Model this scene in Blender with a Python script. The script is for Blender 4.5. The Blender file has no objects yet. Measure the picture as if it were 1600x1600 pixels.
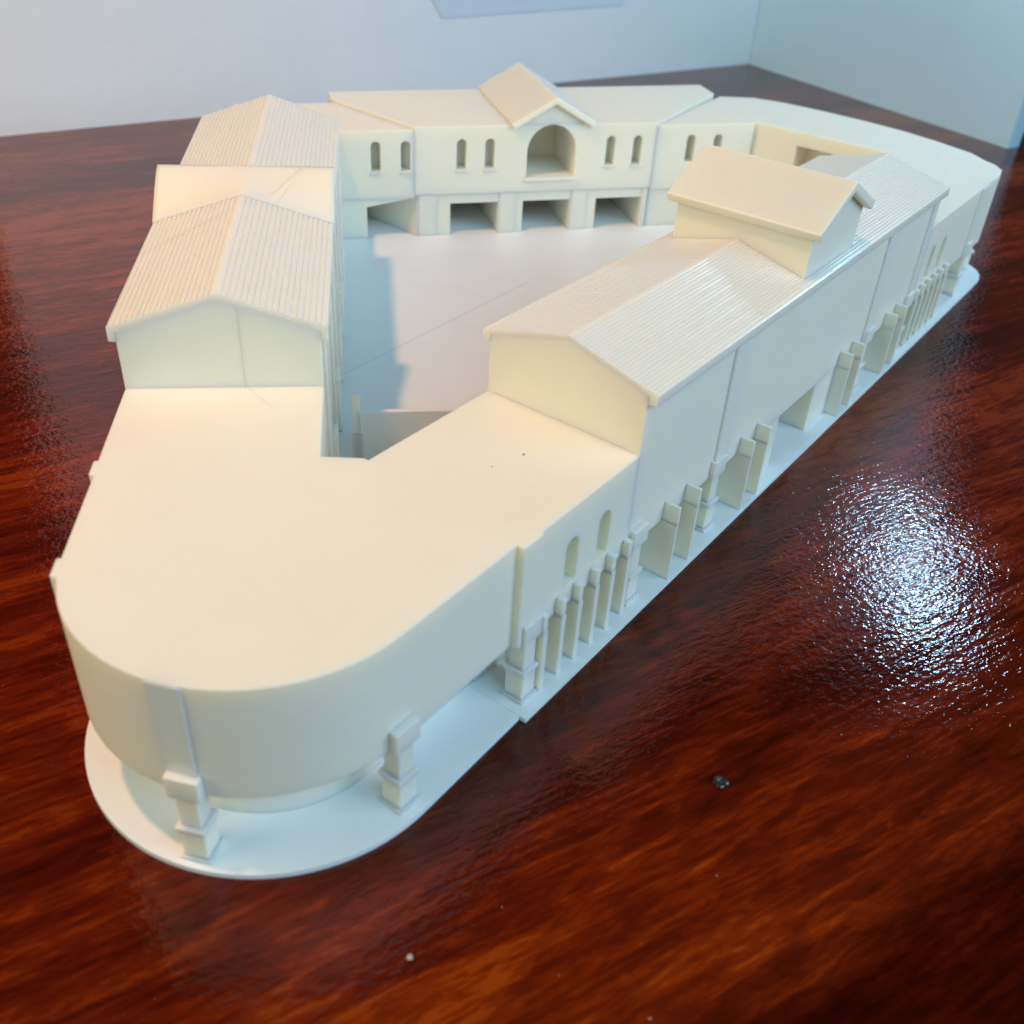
import bpy, bmesh, math, random
from mathutils import Vector, Matrix
random.seed(7)
S = bpy.context.scene
COL = S.collection
rad = math.radians

# ------------------------------------------------------------------ camera
CAM_H = 0.30
F_PX = 1567.0
VPD = (660.0, 2950.0)          # where plumb lines meet in the photograph (1600 px)
def camera_axes():
    d = Vector((VPD[0] - 800, VPD[1] - 800, F_PX)).normalized()
    up = -d
    fw = Vector((0, 0, 1))
    Y = (fw - up * fw.dot(up)).normalized()
    X = Y.cross(up)
    return X, Y, up            # world axes written in camera space (x right, y down, z forward)
AX, AY, AZ = camera_axes()
cam_d = bpy.data.cameras.new('camera')
cam = bpy.data.objects.new('camera', cam_d)
COL.objects.link(cam)
right = Vector((AX.x, AY.x, AZ.x)); down = Vector((AX.y, AY.y, AZ.y)); fwd = Vector((AX.z, AY.z, AZ.z))
m = Matrix.Identity(4)
for i in range(3):
    m[i][0] = right[i]; m[i][1] = -down[i]; m[i][2] = -fwd[i]
m[2][3] = CAM_H
cam.matrix_world = m
cam_d.sensor_width = 36.0
cam_d.lens = F_PX / 1600 * 36
cam_d.clip_start = 0.01
cam_d.clip_end = 50
cam_d.dof.use_dof = True
cam_d.dof.focus_distance = 0.50
cam_d.dof.aperture_fstop = 10.5
S.camera = cam

def at(px, py, z):
    """point of the horizontal plane z seen at a pixel of the photograph"""
    v = Vector((px - 800, py - 800, F_PX))
    r = Vector((AX.dot(v), AY.dot(v), AZ.dot(v)))
    t = (z - CAM_H) / r.z
    return Vector((r.x * t, r.y * t))

# ------------------------------------------------------------------ world, lamps, exposure
W = bpy.data.worlds.new('World'); S.world = W; W.use_nodes = True
bg = W.node_tree.nodes['Background']
bg.inputs[0].default_value = (0.50, 0.66, 0.80, 1)
bg.inputs[1].default_value = 0.015
S.view_settings.view_transform = 'Standard'
S.view_settings.look = 'None'
S.view_settings.exposure = 0.0
S.view_settings.gamma = 1.0
S.view_settings.use_curve_mapping = False

def aim(o, target):
    o.rotation_euler = (Vector(target) - o.location).to_track_quat('-Z', 'Y').to_euler()
def lamp(name, kind, loc, target, energy, color, **kw):
    l = bpy.data.lights.new(name, kind); l.energy = energy; l.color = color
    for k, v in kw.items(): setattr(l, k, v)
    o = bpy.data.objects.new(name, l); COL.objects.link(o); o.location = loc; aim(o, target)
    return o
# the room's warm lamp up on the left: its shadows fall to the right of every wing
lamp('pendant_lamp', 'SPOT', (-0.43, 0.30, 1.30), (-0.28, 0.54, 0.0), 41, (1.0, 0.50, 0.26),
     spot_size=rad(74), spot_blend=1.0, shadow_soft_size=0.042)
# broad warm light of the room from the left, and an added weak fill behind the camera
lamp('room_light', 'AREA', (-1.45, -0.25, 0.9), (-0.1, 0.45, 0.05), 13.5, (1.0, 0.90, 0.58),
     shape='RECTANGLE', size=1.0, size_y=1.0)
lamp('front_fill_light', 'AREA', (-0.5, -1.6, 1.0), (0.0, 0.6, 0.05), 7.0, (1.0, 0.90, 0.80),
     shape='RECTANGLE', size=1.4, size_y=1.0)  # added fill, brightens the rounded front wall
# daylight from the windows on the right, behind the camera
lamp('window_light', 'AREA', (1.2, -1.0, 1.7), (0.1, 0.55, 0.05), 24, (0.26, 0.72, 1.0),
     shape='RECTANGLE', size=1.6, size_y=1.3)
lamp('side_window_light', 'AREA', (1.7, 0.0, 0.8), (0.1, 0.5, 0.05), 20.5, (0.70, 0.83, 1.0),
     shape='RECTANGLE', size=1.2, size_y=0.9)
# small cool lamp beyond the end of the right-hand wall, mirrored in the varnish
lamp('cool_lamp', 'POINT', (0.471, 0.915, 0.42), (0.20, 0.38, 0.0), 2.9, (0.46, 0.74, 1.0),
     shadow_soft_size=0.021)

# ------------------------------------------------------------------ materials
def new_mat(name):
    mt = bpy.data.materials.new(name); mt.use_nodes = True
    nt = mt.node_tree
    return mt, nt, nt.nodes['Principled BSDF']
def nd(nt, kind, **kw):
    n = nt.nodes.new(kind)
    for k, v in kw.items():
        if k in n.inputs.keys(): n.inputs[k].default_value = v
        else: setattr(n, k, v)
    return n
def ramp(nt, fac, stops):
    r = nt.nodes.new('ShaderNodeValToRGB')
    el = r.color_ramp.elements
    while len(el) < len(stops): el.new(0.5)
    for e, (p, c) in zip(el, stops):
        e.position = p; e.color = (*c, 1)
    nt.links.new(fac, r.inputs[0])
    return r

def print_mat(name, col, rough, layer, sss=0.55, edge=0.0, mottle=0.008):
    """3D-printed filament: faint layer lines, soft edges, slightly translucent"""
    mt, nt, p = new_mat(name); L = nt.links.new
    tc = nd(nt, 'ShaderNodeTexCoord'); geo = nd(nt, 'ShaderNodeNewGeometry')
    n1 = nd(nt, 'ShaderNodeTexNoise', Scale=38.0, Detail=4.0); L(geo.outputs['Position'], n1.inputs['Vector'])
    mul = nd(nt, 'ShaderNodeMapRange'); L(n1.outputs[0], mul.inputs[0])
    mul.inputs[1].default_value = 0.3; mul.inputs[2].default_value = 0.7
    mul.inputs[3].default_value = 1.0 - mottle; mul.inputs[4].default_value = 1.0 + mottle
    vm = nd(nt, 'ShaderNodeVectorMath', operation='SCALE'); vm.inputs[0].default_value = col
    L(mul.outputs[0], vm.inputs['Scale']); L(vm.outputs[0], p.inputs['Base Color'])
    p.inputs['Roughness'].default_value = rough
    p.inputs['Specular IOR Level'].default_value = 0.45
    p.inputs['Subsurface Weight'].default_value = sss
    p.inputs['Subsurface Radius'].default_value = (0.014, 0.0105, 0.0035)
    p.inputs['Subsurface Scale'].default_value = 1.0
    # layer lines in z, broken up by noise
    sep = nd(nt, 'ShaderNodeSeparateXYZ'); L(geo.outputs['Position'], sep.inputs[0])
    n2 = nd(nt, 'ShaderNodeTexNoise', Scale=90.0, Detail=2.0); L(geo.outputs['Position'], n2.inputs['Vector'])
    ma = nd(nt, 'ShaderNodeMath', operation='MULTIPLY_ADD'); L(n2.outputs[0], ma.inputs[0])
    ma.inputs[1].default_value = 0.0004; L(sep.outputs[2], ma.inputs[2])
    fr = nd(nt, 'ShaderNodeMath', operation='MULTIPLY'); L(ma.outputs[0], fr.inputs[0]); fr.inputs[1].default_value = 2 * math.pi / 0.0007
    sn = nd(nt, 'ShaderNodeMath', operation='SINE'); L(fr.outputs[0], sn.inputs[0])
    n3 = nd(nt, 'ShaderNodeTexNoise', Scale=900.0, Detail=2.0); L(geo.outputs['Position'], n3.inputs['Vector'])
    add = nd(nt, 'ShaderNodeMath', operation='MULTIPLY_ADD'); L(sn.outputs[0], add.inputs[0]); add.inputs[1].default_value = 0.25; L(n3.outputs[0], add.inputs[2])
    bp = nd(nt, 'ShaderNodeBump'); bp.inputs['Strength'].default_value = layer; bp.inputs['Distance'].default_value = 0.0002
    L(add.outputs[0], bp.inputs['Height'])
    if edge > 0:
        bv = nd(nt, 'ShaderNodeBevel', samples=4); bv.inputs['Radius'].default_value = edge
        L(bv.outputs[0], bp.inputs['Normal'])
    L(bp.outputs[0], p.inputs['Normal'])
    return mt
M_IVORY = print_mat('ivory_filament', (0.825, 0.805, 0.69), 0.42, 0.12)
M_ROOF = print_mat('ivory_roof_filament', (0.825, 0.805, 0.70), 0.24, 0.30)
M_PLATE = print_mat('white_filament', (0.775, 0.825, 0.85), 0.40, 0.10, sss=0.0, mottle=0.015)

def table_mat():
    mt, nt, p = new_mat('varnished_mahogany'); L = nt.links.new
    geo = nd(nt, 'ShaderNodeNewGeometry')
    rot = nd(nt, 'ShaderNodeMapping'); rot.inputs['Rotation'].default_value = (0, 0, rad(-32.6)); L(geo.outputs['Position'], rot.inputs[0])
    def stretch(sx, sy):
        mp = nd(nt, 'ShaderNodeMapping'); mp.inputs['Scale'].default_value = (sx, sy, 1); L(rot.outputs[0], mp.inputs[0]); return mp.outputs[0]
    big = nd(nt, 'ShaderNodeTexNoise', Scale=3.2, Detail=3.0, Distortion=0.6); L(stretch(1.0, 3.0), big.inputs['Vector'])
    mid = nd(nt, 'ShaderNodeTexNoise', Scale=16.0, Detail=6.0, Roughness=0.68, Distortion=0.8); L(stretch(0.7, 5.0), mid.inputs['Vector'])
    fin = nd(nt, 'ShaderNodeTexNoise', Scale=70.0, Detail=6.0, Roughness=0.7); L(stretch(0.55, 5.0), fin.inputs['Vector'])
    fig = nd(nt, 'ShaderNodeTexNoise', Scale=85.0, Detail=5.0, Roughness=0.65, Distortion=1.2); L(stretch(0.55, 2.4), fig.inputs['Vector'])
    a = nd(nt, 'ShaderNodeMath', operation='MULTIPLY_ADD'); L(mid.outputs[0], a.inputs[0]); a.inputs[1].default_value = 0.55
    b = nd(nt, 'ShaderNodeMath', operation='MULTIPLY'); L(big.outputs[0], b.inputs[0]); b.inputs[1].default_value = 0.55; L(b.outputs[0], a.inputs[2])
    c = nd(nt, 'ShaderNodeMath', operation='MULTIPLY_ADD'); L(fin.outputs[0], c.inputs[0]); c.inputs[1].default_value = 0.38; L(a.outputs[0], c.inputs[2])
    d = nd(nt, 'ShaderNodeMath', operation='MULTIPLY_ADD'); L(fig.outputs[0], d.inputs[0]); d.inputs[1].default_value = 0.34; L(c.outputs[0], d.inputs[2])
    r = ramp(nt, d.outputs[0], [(0.68, (0.020, 0.0026, 0.0012)), (0.86, (0.062, 0.0064, 0.0018)), (0.98, (0.125, 0.0155, 0.0025)), (1.0, (0.17, 0.028, 0.004))])
    # boards glued side by side, each stained; the farthest painted with reflected-wall haze
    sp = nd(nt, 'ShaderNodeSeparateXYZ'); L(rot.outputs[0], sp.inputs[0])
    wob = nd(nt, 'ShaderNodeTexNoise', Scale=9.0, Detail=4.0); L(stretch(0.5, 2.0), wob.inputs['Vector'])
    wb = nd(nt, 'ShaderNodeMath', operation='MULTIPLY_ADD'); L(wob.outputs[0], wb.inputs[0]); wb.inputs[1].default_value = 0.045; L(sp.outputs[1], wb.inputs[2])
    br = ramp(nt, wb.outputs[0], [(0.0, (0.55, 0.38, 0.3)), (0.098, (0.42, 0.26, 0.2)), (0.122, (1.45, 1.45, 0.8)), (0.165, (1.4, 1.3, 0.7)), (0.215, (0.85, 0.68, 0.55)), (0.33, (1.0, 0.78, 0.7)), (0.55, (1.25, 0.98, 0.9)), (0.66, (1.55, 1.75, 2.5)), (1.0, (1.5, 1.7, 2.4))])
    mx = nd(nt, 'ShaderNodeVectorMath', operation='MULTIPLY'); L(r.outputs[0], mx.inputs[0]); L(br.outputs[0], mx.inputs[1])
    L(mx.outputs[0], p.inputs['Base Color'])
    p.inputs['Roughness'].default_value = 0.34
    p.inputs['Specular IOR Level'].default_value = 0.0
    p.inputs['Coat Weight'].default_value = 1.0
    p.inputs['Coat IOR'].default_value = 1.42
    # brush ripples and orange peel of the varnish
    rp = nd(nt, 'ShaderNodeTexNoise', Scale=280.0, Detail=2.0, Roughness=0.6); L(stretch(0.85, 1.2), rp.inputs['Vector'])
    pe = nd(nt, 'ShaderNodeTexNoise', Scale=34.0, Detail=2.0); L(stretch(0.8, 1.4), pe.inputs['Vector'])
    gr = nd(nt, 'ShaderNodeTexNoise', Scale=120.0, Detail=4.0); L(stretch(0.18, 5.0), gr.inputs['Vector'])
    h1 = nd(nt, 'ShaderNodeMath', operation='MULTIPLY_ADD'); L(pe.outputs[0], h1.inputs[0]); h1.inputs[1].default_value = 0.7; L(rp.outputs[0], h1.inputs[2])
    h2 = nd(nt, 'ShaderNodeMath', operation='MULTIPLY_ADD'); L(gr.outputs[0], h2.inputs[0]); h2.inputs[1].default_value = 0.45; L(h1.outputs[0], h2.inputs[2])
    # the ripple is patchy: nearly flat in places
    pat = nd(nt, 'ShaderNodeTexNoise', Scale=6.0, Detail=2.0); L(rot.outputs[0], pat.inputs['Vector'])
    mr = nd(nt, 'ShaderNodeMapRange'); L(pat.outputs[0], mr.inputs[0]); mr.inputs[1].default_value = 0.35; mr.inputs[2].default_value = 0.65; mr.inputs[3].default_value = 0.55; mr.inputs[4].default_value = 1.0
    bp = nd(nt, 'ShaderNodeBump'); bp.inputs['Distance'].default_value = 0.00036; L(mr.outputs[0], bp.inputs['Strength'])
    L(h2.outputs[0], bp.inputs['Height']); L(bp.outputs[0], p.inputs['Coat Normal']); L(bp.outputs[0], p.inputs['Normal'])
    rr = nd(nt, 'ShaderNodeMapRange'); L(mid.outputs[0], rr.inputs[0]); rr.inputs[1].default_value = 0.3; rr.inputs[2].default_value = 0.7; rr.inputs[3].default_value = 0.05; rr.inputs[4].default_value = 0.13
    L(rr.outputs[0], p.inputs['Coat Roughness'])
    return mt
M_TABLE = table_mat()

def wall_mat(name, col, rough=0.75):
    mt, nt, p = new_mat(name); L = nt.links.new
    geo = nd(nt, 'ShaderNodeNewGeometry')
    n = nd(nt, 'ShaderNodeTexNoise', Scale=7.0, Detail=5.0); L(geo.outputs['Position'], n.inputs['Vector'])
    lo = tuple(c * 0.95 for c in col); r = ramp(nt, n.outputs[0], [(0.3, lo), (0.7, col)])
    L(r.outputs[0], p.inputs['Base Color']); p.inputs['Roughness'].default_value = rough
    n2 = nd(nt, 'ShaderNodeTexNoise', Scale=60.0, Detail=4.0); L(geo.outputs['Position'], n2.inputs['Vector'])
    bp = nd(nt, 'ShaderNodeBump', ); bp.inputs['Strength'].default_value = 0.35; bp.inputs['Distance'].default_value = 0.002
    L(n2.outputs[0], bp.inputs['Height']); L(bp.outputs[0], p.inputs['Normal'])
    return mt
M_WALL = wall_mat('white_wall_paint', (0.83, 0.845, 0.855))
M_SIDE = wall_mat('blue_lit_wall', (0.66, 0.87, 1.0))  # the cool light on the side wall is put into its colour
M_SHADE = wall_mat('wall_shade_blue', (0.66, 0.74, 0.82), 0.7)  # colour of the shade drawn on the back wall
M_DARK = wall_mat('dark_green_paint', (0.010, 0.022, 0.020), 0.5)
M_CRUMB = wall_mat('dark_resin', (0.012, 0.009, 0.008), 0.25)
M_DUST = wall_mat('pale_dust', (0.42, 0.40, 0.38), 0.8)
M_SPECK = wall_mat('brown_speck', (0.10, 0.075, 0.05), 0.7)

# ------------------------------------------------------------------ helpers
ORIGIN = Vector((0.02, 0.52, 0.0))
def frame(ox, oy, deg, flip=False):
    a = rad(deg); u = Vector((math.cos(a), math.sin(a)))
    v = Vector((-u.y, u.x)) if not flip else Vector((u.y, -u.x))
    def f(p, q):
        return Vector((ox + u.x * p + v.x * q, oy + u.y * p + v.y * q))
    f.o = Vector((ox, oy)); f.u = u; f.v = v; f.deg = deg
    return f
R = frame(0.0504, 0.3431, 54.75, True)      # right wing: u away from the corner, v outwards
LW = frame(-0.1676, 0.3698, 99.15)          # left wing: u away, v outwards (to the left)
B = frame(-0.0896, 0.7747, 16.9)            # rear hall: s along its facade, n outwards (away)

def soften(bm, w):
    # small rounded edges, as a printer leaves them
    es = [e for e in bm.edges if len(e.link_faces) == 2 and e.calc_face_angle(0.0) > rad(24)]
    bmesh.ops.bevel(bm, geom=es, offset=w, segments=2, affect='EDGES', profile=0.5, clamp_overlap=True)
def mesh_obj(name, verts, faces, mat, parent=None, smooth=False, local=True, bev=0.0):
    off = ORIGIN if (parent is not None or not local) and local else Vector((0, 0, 0))
    me = bpy.data.meshes.new(name)
    me.from_pydata([tuple(Vector(v) - off) for v in verts], [], faces)
    bm = bmesh.new(); bm.from_mesh(me); bmesh.ops.recalc_face_normals(bm, faces=bm.faces)
    if bev: soften(bm, bev)
    bm.to_mesh(me); bm.free()
    me.materials.append(mat)
    o = bpy.data.objects.new(name, me); COL.objects.link(o)
    if parent is not None: o.parent = parent
    if smooth:
        for f in me.polygons: f.use_smooth = True
    return o

def prism_data(poly, z0, z1):
    n = len(poly)
    v = [(p[0], p[1], z0) for p in poly] + [(p[0], p[1], z1) for p in poly]
    f = [list(range(n))[::-1], list(range(n, 2 * n))] + [[i, (i + 1) % n, n + (i + 1) % n, n + i] for i in range(n)]
    return v, f
def prism(name, poly, z0, z1, mat, parent, bev=0.00035):
    v, f = prism_data(poly, z0, z1); return mesh_obj(name, v, f, mat, parent, bev=bev)
def sweep_data(fr, prof, a0, a1, axis='u'):
    """profile of (other axis, z) points extruded along one axis of a plan frame"""
    n = len(prof); v = []
    for a in (a0, a1):
        for q, z in prof:
            p = fr(a, q) if axis == 'u' else fr(q, a)
            v.append((p.x, p.y, z))
    f = [list(range(n)), list(range(n, 2 * n))[::-1]] + [[i, n + i, n + (i + 1) % n, (i + 1) % n] for i in range(n)]
    return v, f
def sweep(name, fr, prof, a0, a1, mat, parent, axis='u', bev=0.0):
    v, f = sweep_data(fr, prof, a0, a1, axis); return mesh_obj(name, v, f, mat, parent, bev=bev)
def rect(fr, a0, a1, b0, b1):
    return [fr(a0, b0), fr(a1, b0), fr(a1, b1), fr(a0, b1)]

def cut(o, cutters):
    """boolean difference; each cutter is (verts, faces) in world coordinates"""
    vs, fs = [], []
    for v, f in cutters:
        k = len(vs); vs += v; fs += [[i + k for i in q] for q in f]
    c = mesh_obj('cutter', vs, fs, M_IVORY, o)
    c.parent = None
    md = o.modifiers.new('cut', 'BOOLEAN'); md.operation = 'DIFFERENCE'; md.solver = 'EXACT'; md.object = c
    loc = o.location.copy(); par = o.parent; o.parent = None
    bpy.context.view_layer.update()
    dg = bpy.context.evaluated_depsgraph_get()
    me = bpy.data.meshes.new_from_object(o.evaluated_get(dg))
    o.modifiers.clear(); old = o.data; o.data = me; me.name = old.name
    o.parent = par
    cm = c.data; bpy.data.objects.remove(c); bpy.data.meshes.remove(cm); bpy.data.meshes.remove(old)

def arch_prof(c, w, z0, z1, n=10):
    r = w / 2
    pts = [(c - r, z0), (c + r, z0)]
    for i in range(n + 1):
        a = math.pi * i / n
        pts.append((c + r * math.cos(a), z1 - r + r * math.sin(a)))
    return pts
def box_bm(bm, x0, x1, y0, y1, z0, z1):
    vs = [bm.verts.new((x, y, z)) for z in (z0, z1) for x, y in ((x0, y0), (x1, y0), (x1, y1), (x0, y1))]
    for q in ((3, 2, 1, 0), (4, 5, 6, 7), (0, 1, 5, 4), (1, 2, 6, 5), (2, 3, 7, 6), (3, 0, 4, 7)):
        bm.faces.new([vs[i] for i in q])

def empty(name, loc):
    o = bpy.data.objects.new(name, None); COL.objects.link(o); o.location = loc
    o.empty_display_size = 0.05
    return o

# ------------------------------------------------------------------ the setting: table, walls
wl_d = Vector((0.8300, 0.5577)); wr_d = Vector((0.5577, -0.8300))
corner = Vector((0.2879, 1.5050))
wl_n = Vector((0.5577, -0.8300)); wr_n = Vector((-0.8300, -0.5577))
tbl = [corner + wl_d * 0.03 - wr_d * 0.03, corner - wl_d * 2.1 - wr_d * 0.03, corner - wl_d * 2.1 + wr_d * 2.2, corner + wr_d * 2.2 + wl_d * 1.2, corner + wr_d * 0.40 + wl_d * 1.2, corner + wr_d * 0.40 + wl_d * 0.03]
v, f = prism_data(tbl, -0.035, 0.0)
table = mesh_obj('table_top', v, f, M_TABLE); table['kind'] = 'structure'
def wall_box(name, p0, d, length, n, thick, z0, z1, mat):
    a = p0; b = p0 + d * length
    v, f = prism_data([a, b, b - n * thick, a - n * thick], z0, z1)
    return mesh_obj(name, v, f, mat)
o = wall_box('wall_back', corner - wl_d * 0.985, wl_d, 0.985, wl_n, 0.10, -0.1, 0.75, M_WALL); o['kind'] = 'structure'
o = wall_box('wall_side', corner + wr_d * 0.0005, wr_d, 0.4190, wr_n, 0.09, -0.1, 0.75, M_SIDE); o['kind'] = 'structure'
o = wall_box('dark_panel', corner + wr_d * 0.4200 - wr_n * 0.020, wr_d, 0.5, wr_n, 0.03, -0.03, 0.36, M_DARK)
o['label'] = 'dark green panel standing on the table beside the end of the white wall'; o['category'] = 'panel'
# bluish shade on the back wall, added as a thin coloured sheet
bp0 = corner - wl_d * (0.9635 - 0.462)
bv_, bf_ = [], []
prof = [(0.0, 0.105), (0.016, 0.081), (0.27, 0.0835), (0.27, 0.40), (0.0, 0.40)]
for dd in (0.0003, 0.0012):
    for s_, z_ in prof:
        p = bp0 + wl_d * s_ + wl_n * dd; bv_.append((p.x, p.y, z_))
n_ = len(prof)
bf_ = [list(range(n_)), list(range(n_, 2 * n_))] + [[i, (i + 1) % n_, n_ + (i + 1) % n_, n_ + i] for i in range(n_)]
o = mesh_obj('wall_shade_patch', bv_, bf_, M_SHADE)
o['label'] = 'bluish shade on the white back wall, drawn as a thin sheet'; o['category'] = 'shade'

# ------------------------------------------------------------------ the printed model
MODEL = empty('architectural_model', ORIGIN)
MODEL['label'] = 'ivory 3D-printed model of a courtyard market building on a white base'
MODEL['category'] = 'model'

ZB, ZS, ZF = 0.0022, 0.0335, 0.083          # plate top, soffit, flat roofs
ZR = 0.0848                                  # flat roofs at the far corners
DC, DR = Vector((-0.0855, 0.2665)), 0.0650   # rounded corner: centre and radius

# ---- base plates: one outline cut along the joints of the printed pieces
def arc(c, r, a0, a1, n):
    return [Vector((c[0] + r * math.cos(rad(a0 + (a1 - a0) * i / n)), c[1] + r * math.sin(rad(a0 + (a1 - a0) * i / n)))) for i in range(n + 1)]
base = []
base += arc((-0.0820, 0.2680), 0.0737, 189.15, 324.75, 40)
base += [R(0.495, 0.0080)]
base += [R(0.5124 + 0.036 * math.sin(rad(t)), 0.0080 - 0.030 * (1 - math.cos(rad(t)))) for t in range(10, 100, 16)]
base += [R(0.566, -0.05), R(0.585, -0.11), R(0.586, -0.20), B(0.30, 0.100), B(0.29, 0.125), B(-0.06, 0.115), B(-0.135, 0.097), LW(0.46, 0.0085)]
def clip(poly, p, n):
    out = []
    for i in range(len(poly)):
        a, b = poly[i], poly[(i + 1) % len(poly)]
        da, db = (a - p).dot(n), (b - p).dot(n)
        if da >= 0: out.append(a)
        if da * db < 0: out.append(a + (b - a) * (da / (da - db)))
    return out
def perp(d): return Vector((-d.y, d.x))
s1p, s1n = R(-0.0815, 0), R.u.copy()                                   # joint of the rounded corner
A2, B2 = Vector((-0.1086, 0.5404)), Vector((0.037, 0.752)); s2n = perp((B2 - A2).normalized())
A3, B3 = Vector((-0.1015, 0.7839)), Vector((-0.0210, 0.7181)); s3n = perp((B3 - A3).normalized())
A4, B4 = Vector((-0.0008, 0.6962)), Vector((0.0207, 0.6790)); s4n = perp((B4 - A4).normalized())
G = 0.00009
def gap(poly, p, n): return clip(poly, p + n * G, n)
rest = gap(base, s1p, s1n)
near = gap(rest, A2, -s2n); far = gap(rest, A2, s2n)
near1 = gap(near, A4, -s4n); near2 = gap(near, A4, s4n)
far1 = gap(far, A3, -s3n); far2 = gap(far, A3, s3n)
# the corner plate is a little narrower along the right wing
front = gap(arc((-0.0840, 0.2676), 0.0726, 189.15, 324.75, 40) + [R(-0.06, 0.0057), R(-0.06, -0.06), LW(0.07, -0.06), LW(0.07, 0.0062)], s1p, -s1n)
base_plates = []
for i, pl in enumerate((front, near1, near2, far1, far2)):
    o = prism('base_plate', pl, 0.0, ZB - (0.0, 0.00012, 0.00005, 0.0, 0.0001)[i], M_PLATE, MODEL, bev=0.0)
    base_plates.append(o)

# ---- shared small pieces (local meshes, placed by location and rotation)
def shared(name, boxes, mat=M_IVORY, bevel=0.00035):
    bm = bmesh.new()
    for bx in boxes: box_bm(bm, *bx)
    if bevel: bmesh.ops.bevel(bm, geom=bm.edges[:], offset=bevel, segments=2, affect='EDGES', profile=0.6)
    me = bpy.data.meshes.new(name); bm.to_mesh(me); bm.free(); me.materials.append(mat); return me
COLUMN = shared('column', [(-0.0054, 0.0054, -0.0054, 0.0054, ZB - 0.0004, 0.0034), (-0.0043, 0.0043, -0.0043, 0.0043, 0.0030, 0.0168),
                           (-0.0053, 0.0053, -0.0053, 0.0053, 0.0165, 0.0188), (-0.0037, 0.0037, -0.0037, 0.0037, 0.0185, 0.0345),
                           (-0.0058, 0.0058, -0.0020, 0.0050, 0.0338, 0.0434)])
def place(name, me, xy, deg, parent, z=0.0):
    o = bpy.data.objects.new(name, me); COL.objects.link(o); o.parent = parent
    o.location = (xy[0] - ORIGIN.x, xy[1] - ORIGIN.y, z); o.rotation_euler = (0, 0, rad(deg)); return o
def outward(d): return math.degrees(math.atan2(d.y, d.x)) - 90      # local +y looks along d

# ---- rounded corner block
arc_top = arc(DC, DR, 189.15, 324.75, 48)
blk = [LW(0.0040, -0.0012), LW(-0.0004, -0.0012), LW(-0.0004, 0.0)]
for u0 in (-0.0608, -0.1200):
    blk += [LW(u0 + 0.0047, 0.0), LW(u0 + 0.0047, 0.0016), LW(u0 - 0.0047, 0.0016), LW(u0 - 0.0047, -0.0004)]
arc_tail = [p for p in arc_top if (p - arc_top[0]).length > 0.021]
blk += arc_tail
blk += [R(-0.0797, -0.0020), R(-0.0797, 0.0013), R(-0.0680, 0.0013), R(-0.0672, 0.0), R(-0.0003, 0.0), R(-0.0003, -0.0012), R(0.0040, -0.0012), R(0.0040, -0.0775), R(-0.0003, -0.0775), R(-0.0003, -0.0787), R(-0.0755, -0.0787), LW(-0.0584, -0.1005), LW(-0.0565, -0.0833), LW(-0.0004, -0.0833), LW(-0.0004, -0.0820), LW(0.0040, -0.0820)]
CORNER = prism('corner_block', blk, ZS, ZF, M_IVORY, MODEL, bev=0.0015)
low = [LW(0.0, -0.018)] + arc((DC.x, DC.y), 0.0470, 189.15, 324.75, 40) + [R(-0.0797, -0.020), R(-0.0755, -0.0785), LW(-0.0584, -0.1000), LW(-0.0565, -0.0831), LW(0.0, -0.0831)]
prism('lower_wall', low, ZB - 0.0004, ZS + 0.001, M_IVORY, CORNER)
def drum_pilaster(deg, w=0.0125, out=0.0013, col=None):
    d = Vector((math.cos(rad(deg)), math.sin(rad(deg)))); t = perp(d); c = DC + d * DR
    poly = [c - t * w / 2 - d * 0.004, c + t * w / 2 - d * 0.004, c + t * w / 2 + d * out, c - t * w / 2 + d * out]
    if out > 0: prism('pilaster', poly, ZS, ZF - 0.0006, M_IVORY, CORNER, bev=0.0003)
    if col: d = Vector((math.cos(rad(col)), math.sin(rad(col)))); c = DC + d * DR
    place('column', COLUMN, c - d * 0.0015, outward(d), CORNER)
drum_pilaster(258.3, 0.0115, 0.0005, 259.5); drum_pilaster(324.75, 0.0115, 0.0)
for u0 in (-0.0608, -0.1200):
    place('column', COLUMN, LW(u0, -0.0075), outward(LW.v), CORNER)

# ---- low block between the rounded corner and the right wing
LINK = CORNER
cutters = []
for c in (-0.0452, -0.0222):
    cutters.append(sweep_data(R, arch_prof(c, 0.0088, 0.0440, 0.0670), -0.009, 0.004, axis='v'))
cut(LINK, cutters)
prism('lower_wall', rect(R, -0.0790, -0.0002, -0.0785, -0.019), ZB - 0.0004, ZS + 0.001, M_IVORY, LINK)

# ---- arcade pieces along the right wing
FIN = shared('fin', [(-0.0000, 0.0030, -0.0140, 0.0040, ZB - 0.0004, ZS + 0.0004), (-0.0000, 0.0030, -0.0010, 0.0036, ZS - 0.0002, 0.0424)], bevel=0.0004)
SCREEN = shared('screen_wall', [(0.0, 0.0016, -0.0180, 0.0078, ZB - 0.0004, ZS + 0.0002), (0.0, 0.0016, -0.0010, 0.0078, ZS, 0.0434)], bevel=0.0003)
# local x runs along u; local y along the outward direction v (mirrored frame, so place by hand)
def place_R(name, me, u, parent, v=0.0):
    o = place(name, me, R(u, v), R.deg, parent); o.scale = (1, -1, 1); return o
def arcade(parent, cols, fins, screens):
    for u in cols: place('column', COLUMN, R(u, -0.0022), outward(R.v), parent)
    for u in fins: place_R('fin', FIN, u, parent)
    for u in screens: place_R('screen_wall', SCREEN, u, parent)
arcade(LINK, (-0.0712,), (-0.0662, -0.0538, -0.0419, -0.0295, -0.0173, -0.0046), ())

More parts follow.
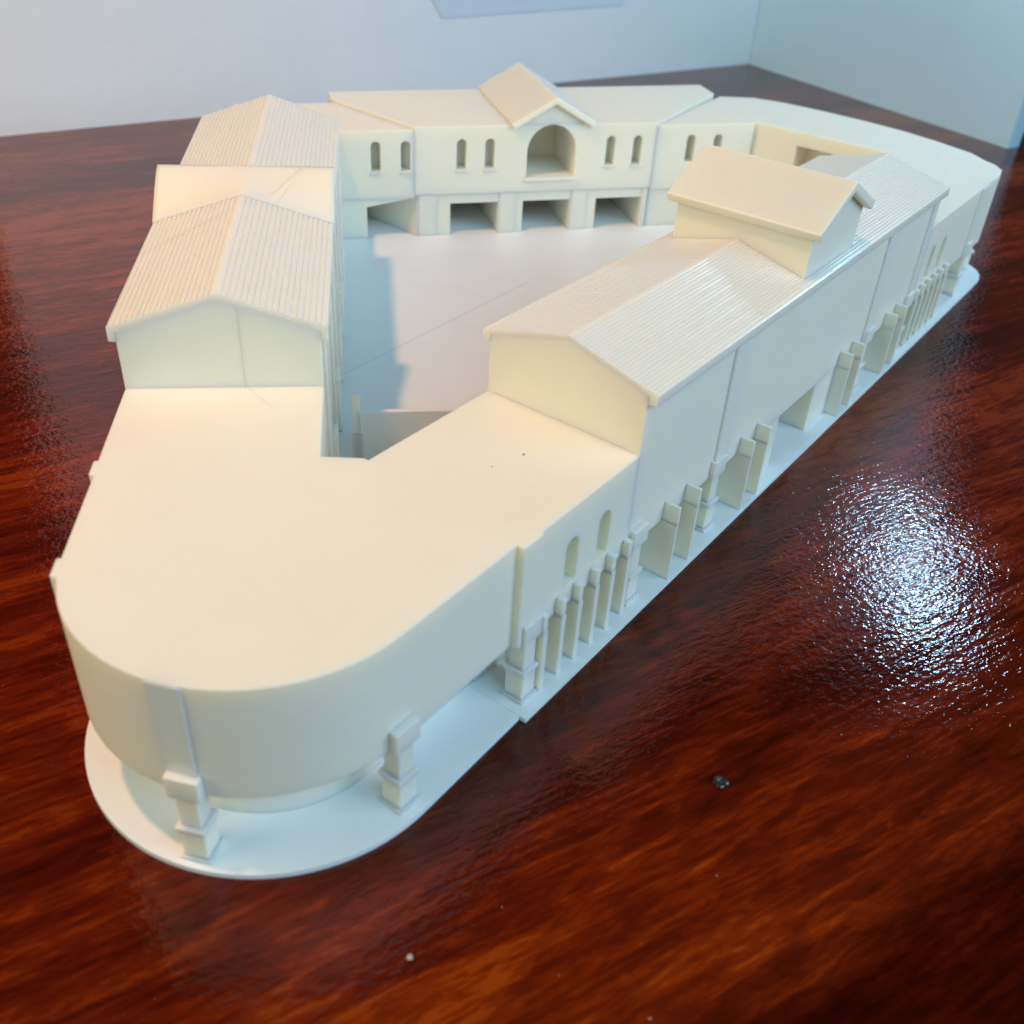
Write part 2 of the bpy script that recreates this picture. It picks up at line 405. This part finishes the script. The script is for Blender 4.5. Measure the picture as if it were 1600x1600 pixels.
# ---- stair-stepped gable roofs: the printed layers run parallel to the ridge
def stepped(q0, z0, q1, z1, n, lip=0.55):
    """profile from eave (q0,z0) up to ridge (q1,z1); each printed layer ends in a small lip"""
    pts = []
    dq, dz = (q1 - q0) / n, (z1 - z0) / n
    for i in range(n):
        a = q0 + dq * i; zz = z0 + dz * i
        if i == 0: pts.append((a, zz))
        else: pts.append((a, zz - lip * 0.0004))
        for t, h in ((0.16, 0.3), (0.34, 1.0), (0.62, 1.0), (0.84, 0.3)):
            pts.append((a + dq * t, zz + dz * t + 0.00022 * h * lip))
    pts.append((q1, z1))
    return pts
def gable_roof(name, fr, q_out, q_in, z_e, z_r, z_bot, a0, a1, n, mat, parent, axis='u', lip=0.55, segs=1):
    qm = (q_out + q_in) / 2
    up = stepped(q_out, z_e, qm, z_r, n, lip); dn = stepped(q_in, z_e, qm, z_r, n, lip)[::-1][1:]
    prof = up + dn + [(q_in, z_bot), (q_in + (qm - q_in) * 0.08, z_bot - 0.0004)]
    th = z_e - z_bot
    prof += [(qm, z_r - th - 0.001), (q_out + (qm - q_out) * 0.08, z_bot - 0.0004), (q_out, z_bot)]
    return sweep(name, fr, prof, a0, a1, mat, parent, axis)
def gable_wall(name, fr, q_out, q_in, z0, z_e, z_r, a0, a1, parent, axis='u'):
    qm = (q_out + q_in) / 2
    return sweep(name, fr, [(q_out, z0), (q_out, z_e), (qm, z_r), (q_in, z_e), (q_in, z0)], a0, a1, M_IVORY, parent, axis, bev=0.00035)

# ---- right wing
RIGHT = gable_wall('right_wing', R, 0.0, -0.0787, ZS, 0.1108, 0.1220, -0.0005, 0.3512, MODEL)
gable_roof('roof', R, 0.0040, -0.0827, 0.1115, 0.1228, 0.1068, -0.0003, 0.3530, 24, M_ROOF, RIGHT, lip=0.7)
for a0, a1 in ((0.0005, 0.1557), (0.2030, 0.3507)):
    prism('lower_wall', rect(R, a0, a1, -0.0780, -0.019), ZB - 0.0004, ZS + 0.001, M_IVORY, RIGHT)
for a0, a1 in ((0.1245, 0.1557), (0.2030, 0.2315)):
    prism('passage_pier', rect(R, a0, a1, -0.030, -0.0004), ZB - 0.0004, ZS + 0.0008, M_IVORY, RIGHT)
for a0, a1 in ((0.0765, 0.0895), (0.2665, 0.2800), (0.3425, 0.3505)):
    prism('pilaster', rect(R, a0, a1, -0.004, 0.0014), ZS, 0.1085, M_IVORY, RIGHT)
arcade(RIGHT, (0.0072, 0.0800, 0.2740, 0.3460), (), (0.0305, 0.0498, 0.1047, 0.1230, 0.2316, 0.2495, 0.3042, 0.3222))
# raised cross-gable in the middle of the right wing
gable_wall('lantern_wall', R, 0.1463, 0.2078, 0.1060, 0.1345, 0.1500, -0.0750, -0.0015, RIGHT, axis='v')
def plain_roof(name, fr, q0, q1, z_e, z_r, th, a0, a1, parent, axis):
    qm = (q0 + q1) / 2
    prof = [(q0, z_e), (qm, z_r), (q1, z_e), (q1 + (qm - q1) * 0.06, z_e - th), (qm, z_r - th * 1.2), (q0 + (qm - q0) * 0.06, z_e - th)]
    return sweep(name, fr, prof, a0, a1, M_IVORY, parent, axis, bev=0.0007)
plain_roof('lantern_roof', R, 0.1420, 0.2115, 0.1372, 0.1546, 0.0045, -0.0800, 0.0030, RIGHT, 'v')

# ---- left wing
LEFT = gable_wall('left_wing', LW, 0.0, -0.0833, ZS, 0.1092, 0.1236, -0.0006, 0.3120, MODEL)
gable_roof('roof', LW, 0.0030, -0.0863, 0.1114, 0.1260, 0.1050, -0.0004, 0.3132, 18, M_ROOF, LEFT, lip=1.0)
prism('lower_wall', rect(LW, 0.0003, 0.3118, -0.0831, -0.018), ZB - 0.0004, ZS + 0.001, M_IVORY, LEFT)
for u0 in (0.010, 0.075, 0.125, 0.187, 0.240, 0.300):
    prism('pilaster', rect(LW, u0 - 0.004, u0 + 0.004, -0.0848, -0.080), ZB - 0.0002, 0.1020, M_IVORY, LEFT)
for u0 in (0.040, 0.100, 0.156, 0.215, 0.270):
    prism('pilaster', rect(LW, u0 - 0.007, u0 + 0.007, -0.0862, -0.080), ZB - 0.0002, 0.0350, M_IVORY, LEFT)
for u0 in (0.06, 0.156, 0.25):
    place('column', COLUMN, LW(u0, -0.0015), outward(LW.v), LEFT)
# raised cross-gable of the left wing: its near slope dies into the main roof
def left_lantern():
    us = [0.1185 + 0.0335 * k / 16 for k in range(17)]; vs = [0.0035 - 0.0903 * k / 40 for k in range(41)]
    def zz(u, v):
        t = (u - 0.1185) / (0.152 - 0.1185)
        zg = 0.1114 + (0.1260 - 0.1114) * (1 - min(1, abs(v + 0.0417) / 0.0446)) + 0.0004
        e = 1 - (1 - t) ** 1.25
        return zg + (0.1300 - zg) * e
    verts, faces = [], []
    for u in us:
        for v in vs:
            p = LW(u, v); verts.append((p.x, p.y, zz(u, v)))
    nv = len(vs)
    for i in range(len(us) - 1):
        for j in range(nv - 1):
            faces.append([i * nv + j, i * nv + j + 1, (i + 1) * nv + j + 1, (i + 1) * nv + j])
    # far slope and underside
    k = len(verts)
    for v in vs:
        p = LW(0.1550, v); verts.append((p.x, p.y, zz(0.1185, v)))
    for j in range(nv - 1):
        faces.append([(len(us) - 1) * nv + j, (len(us) - 1) * nv + j + 1, k + j + 1, k + j])
    k2 = len(verts)
    for (u, v) in ((0.1185, 0.0035), (0.1550, 0.0035), (0.1550, -0.0868), (0.1185, -0.0868)):
        p = LW(u, v); verts.append((p.x, p.y, 0.1050))
    faces.append([k2, k2 + 1, k2 + 2, k2 + 3])
    side0 = [i * nv for i in range(len(us))] + [k]
    side1 = [i * nv + nv - 1 for i in range(len(us))] + [k + nv - 1]
    faces.append(side0 + [k2 + 1, k2]); faces.append(side1 + [k2 + 2, k2 + 3])
    faces.append(list(range(nv)) + [k2 + 3, k2]); faces.append([k + j for j in range(nv)] + [k2 + 2, k2 + 1])
    o = mesh_obj('lantern_roof', verts, faces, M_IVORY, LEFT)
    for fc in o.data.polygons:
        if len(fc.vertices) == 4 and abs(fc.normal.z) > 0.3: fc.use_smooth = True
    return o
left_lantern()

# ---- far left corner
FLC = prism('rear_corner_block', [LW(0.3122, 0.0), LW(0.3122, -0.0010), LW(0.3080, -0.0010), LW(0.3080, -0.0822), LW(0.3122, -0.0822), LW(0.3122, -0.0833), B(-0.0589, 0.0), B(-0.0020, 0.0), B(-0.0500, 0.0800), B(-0.1310, 0.0800)], ZS, ZR, M_IVORY, MODEL)
WZ0, WZ1 = 0.0545, 0.0768
cut(FLC, [sweep_data(B, arch_prof(c, 0.0074, WZ0, WZ1), -0.004, 0.013, axis='v') for c in (-0.0318, -0.0090)])
v, f = prism_data([LW(0.3122, -0.018), LW(0.3122, -0.0831), B(-0.0589, 0.0010), B(-0.0022, 0.0010), B(-0.0480, 0.0700), B(-0.1150, 0.0700)], ZB - 0.0004, ZS + 0.001)
o = mesh_obj('lower_wall', v, f, M_IVORY, FLC)
cut(o, [sweep_data(B, [(-0.0397, ZB - 0.002), (0.0040, ZB - 0.002), (0.0040, 0.0326), (-0.0060, 0.0326), (-0.0397, 0.0270)], -0.01, 0.062, axis='v')])

# ---- rear hall
p_ = at(1115, 146, 0.0868)
hall = [B(-0.0020, 0), B(0.1935, 0), B(0.2810, 0.087), B(0.2810, 0.1180), B(-0.0547, 0.1070), B(-0.0547, 0.0850)]
HALL = prism('rear_hall', hall, 0.0352, 0.0868, M_IVORY, MODEL)
hw = (0.0345, 0.0570, 0.1560, 0.1787)
cut(HALL, [sweep_data(B, arch_prof(c, 0.0078, WZ0, WZ1 + 0.0005), -0.004, 0.013, axis='v') for c in hw])
gable_m = 0.1073
gw = gable_wall('gable_wall', B, gable_m - 0.0305, gable_m + 0.0305, 0.0375, 0.0850, 0.1030, 0.0006, 0.1080, HALL, axis='v')
big_arch = [sweep_data(B, arch_prof(gable_m - 0.0003, 0.0400, 0.0466, 0.0868, 20), -0.006, 0.058, axis='v')]
cut(HALL, big_arch)
cut(gw, [sweep_data(B, arch_prof(gable_m - 0.0003, 0.0408, 0.0462, 0.0872, 20), -0.006, 0.059, axis='v')])
plain_roof('gable_roof', B, gable_m - 0.0345, gable_m + 0.0345, 0.0885, 0.1078, 0.0042, -0.0040, 0.1130, HALL, 'v')
v, f = prism_data([B(-0.0005, 0.0016), B(0.1930, 0.0016), B(0.2700, 0.080), B(0.2700, 0.110), B(-0.0480, 0.1040), B(-0.0480, 0.0720)], ZB - 0.0004, 0.0356)
o = mesh_obj('lower_wall', v, f, M_IVORY, HALL)
ops = ((0.0266, 0.0654), (0.0862, 0.1260), (0.1484, 0.1878))
cut(o, [sweep_data(B, [(a, ZB - 0.002), (b, ZB - 0.002), (b, 0.0274), (a, 0.0274)], -0.01, 0.085, axis='v') for a, b in ops])
for a, b in ((0.0010, 0.0150), (0.0665, 0.0800), (0.1272, 0.1400), (0.1885, 0.1930)):
    prism('pier_face', rect(B, a, b, 0.0004, 0.006), ZB - 0.0002, 0.0351, M_IVORY, HALL)
for c in hw: prism('sill', rect(B, c - 0.0046, c + 0.0046, -0.0012, 0.004), WZ0 - 0.0022, WZ0 - 0.0001, M_IVORY, HALL)
for c in (-0.0318, -0.0090): prism('sill', rect(B, c - 0.0046, c + 0.0046, -0.0012, 0.004), WZ0 - 0.0022, WZ0 - 0.0001, M_IVORY, FLC)
prism('sill', rect(B, gable_m - 0.0215, gable_m + 0.0215, -0.0024, 0.004), 0.0440, 0.0465, M_IVORY, HALL)

# ---- far right corner
frc = [B(0.1937, 0.0), B(0.2790, 0.0), R(0.4970, -0.1960), R(0.4970, -0.0787), R(0.3514, -0.0787), R(0.3514, -0.0775), R(0.3474, -0.0775), R(0.3474, -0.0010), R(0.3514, -0.0010), R(0.3514, 0.0), R(0.5080, 0.0)]
frc += [R(0.5080 + 0.0300 * math.sin(rad(t)), -0.030 * (1 - math.cos(rad(t)))) for t in (25, 50, 70)]
frc += [R(0.5480, -0.0330), R(0.5600, -0.0640), R(0.5690, -0.0950), R(0.5740, -0.1300), R(0.5765, -0.1700), R(0.5760, -0.2050), R(0.5700, -0.2320), B(0.2860, 0.0850)]
FRC = prism('round_end_block', frc, ZS, ZR, M_IVORY, MODEL)
cc = [sweep_data(B, arch_prof(c, 0.0078, WZ0 + 0.001, WZ1), -0.004, 0.013, axis='v') for c in (0.2250, 0.2487)]
cc += [sweep_data(R, arch_prof(c, 0.0088, 0.0440, 0.0670), -0.009, 0.004, axis='v') for c in (0.3760, 0.3990)]
cc += [sweep_data(R, [(-0.1551, 0.050), (-0.1242, 0.050), (-0.1242, 0.0741), (-0.1551, 0.0741)], 0.490, 0.520, axis='u')]
cut(FRC, cc)
prism('lower_wall', [B(0.1937, 0.0016), B(0.2780, 0.0016), R(0.4980, -0.1950), R(0.4980, -0.0785), R(0.3514, -0.0785), R(0.3514, -0.019), R(0.500, -0.019), R(0.535, -0.048), R(0.555, -0.10), R(0.560, -0.20), B(0.2780, 0.0750)], ZB - 0.0004, ZS + 0.001, M_IVORY, FRC)
for a0, a1 in ((0.3530, 0.3560), (0.4640, 0.4800)):
    prism('pilaster', rect(R, a0, a1, -0.004, 0.0013), ZS, ZR - 0.0003, M_IVORY, FRC)
arcade(FRC, (0.4720,), (0.3560, 0.3683, 0.3806, 0.3929, 0.4052, 0.4175), ())
c = R(0.545, -0.026); d_ = (R.u * 0.7 + R.v * 0.7).normalized()
place('column', COLUMN, R(0.5300, -0.0120), outward(d_), FRC)

# ---- gate wall at the narrow end of the courtyard
GATE = prism('gate_wall', rect(LW, 0.0605, 0.0635, -0.0955, -0.1800), ZB - 0.0004, ZS, M_PLATE, MODEL)
place('gate_post', shared('gate_post', [(-0.0019, 0.0019, -0.0013, 0.0013, ZB - 0.0004, 0.0430), (-0.0034, 0.0034, -0.0022, 0.0022, ZB - 0.0004, 0.0200)]), LW(0.0615, -0.0950), outward(LW.u), GATE)

# ---- joints between the printed pieces, a hair's breadth of glue showing
M_GLUE = print_mat('glue_line', (0.72, 0.66, 0.52), 0.5, 0.1, sss=0.0)
def seam(p, q, parent, w=0.00017, h=0.00012):
    p, q = Vector(p), Vector(q); d = (q - p).normalized()
    side = d.cross(Vector((0, 0, 1)))
    if side.length < 0.2: side = LW.v.to_3d()
    side.normalize(); up = side.cross(d)
    vs = [a + side * sx * w + up * su * h for a in (p, q) for sx, su in ((-1, -1), (1, -1), (1, 1), (-1, 1))]
    mesh_obj('seam', vs, [[0, 1, 2, 3], [7, 6, 5, 4], [0, 4, 5, 1], [1, 5, 6, 2], [2, 6, 7, 3], [3, 7, 4, 0]], M_GLUE, parent)
def px3(x, y, z): p = at(x, y, z); return (p.x, p.y, z)
a_ = LW(-0.0006, -0.0500); seam((a_.x, a_.y, ZF), (a_.x, a_.y, 0.1200), LEFT)
seam(px3(222.5, 397, 0.1122), px3(366, 322, 0.1264), LEFT)
seam(px3(211, 428.8, 0.1122), px3(284, 444, 0.1198), LEFT)
seam(px3(424, 305, 0.1262), px3(471, 262.5, 0.1300), LEFT)
seam(px3(386, 604, ZF), px3(430, 640, ZF), CORNER, 0.00012, 0.00008)

# ---- tiny specks stuck on the flat roof
def speck(name, xy, z, r, mat, parent, seed, flat=0.5):
    rnd = random.Random(seed)
    bm = bmesh.new(); bmesh.ops.create_icosphere(bm, subdivisions=2, radius=r)
    for vtx in bm.verts:
        vtx.co *= 0.75 + 0.5 * rnd.random(); vtx.co.z *= flat
    me = bpy.data.meshes.new(name); bm.to_mesh(me); bm.free(); me.materials.append(mat)
    o = bpy.data.objects.new(name, me); COL.objects.link(o)
    if parent:
        o.parent = parent; o.location = (xy[0] - ORIGIN.x, xy[1] - ORIGIN.y, z)
    else: o.location = (xy[0], xy[1], z)
    return o
speck('speck', at(818, 711, ZF), ZF + 0.0003, 0.00045, M_SPECK, LINK, 1)
speck('speck', at(769, 730, ZF), ZF + 0.0003, 0.0003, M_SPECK, LINK, 2)

# ------------------------------------------------------------------ bits lying on the table
o = speck('resin_crumb', at(1125, 1225, 0), 0.0010, 0.0027, M_CRUMB, None, 5, 0.45)
o['label'] = 'small black crumb lying on the bare table'; o['category'] = 'crumb'
o = speck('lint_speck', at(640, 1497, 0), 0.0005, 0.0010, M_DUST, None, 6, 0.5)
o['label'] = 'pale fleck of lint on the table in front of the rounded corner'; o['category'] = 'lint'
rnd = random.Random(11); dv, df = [], []
for i in range(24):
    x = rnd.uniform(-20, 1600); y = rnd.uniform(480, 1600)
    p = at(x, y, 0); r = rnd.choice((0.00016, 0.0002, 0.00026, 0.0004)) * (0.8 + 0.5 * rnd.random())
    inside = all((base[(k + 1) % len(base)] - base[k]).cross(p - base[k]) > -0.0005 for k in range(0, len(base)))
    if inside: continue
    k = len(dv)
    for q in ((1, 0, 0), (0, 1, 0), (-1, 0, 0), (0, -1, 0), (0, 0, 1), (0, 0, -1)):
        dv.append((p.x + q[0] * r * rnd.uniform(.6, 1.6), p.y + q[1] * r * rnd.uniform(.6, 1.6), r * 0.5 + q[2] * r * 0.7))
    for a, b_ in ((0, 1), (1, 2), (2, 3), (3, 0)): df += [[k + a, k + b_, k + 4], [k + b_, k + a, k + 5]]
o = mesh_obj('dust', dv, df, M_DUST); o['kind'] = 'stuff'
o['label'] = 'fine pale dust grains scattered over the table'; o['category'] = 'dust'
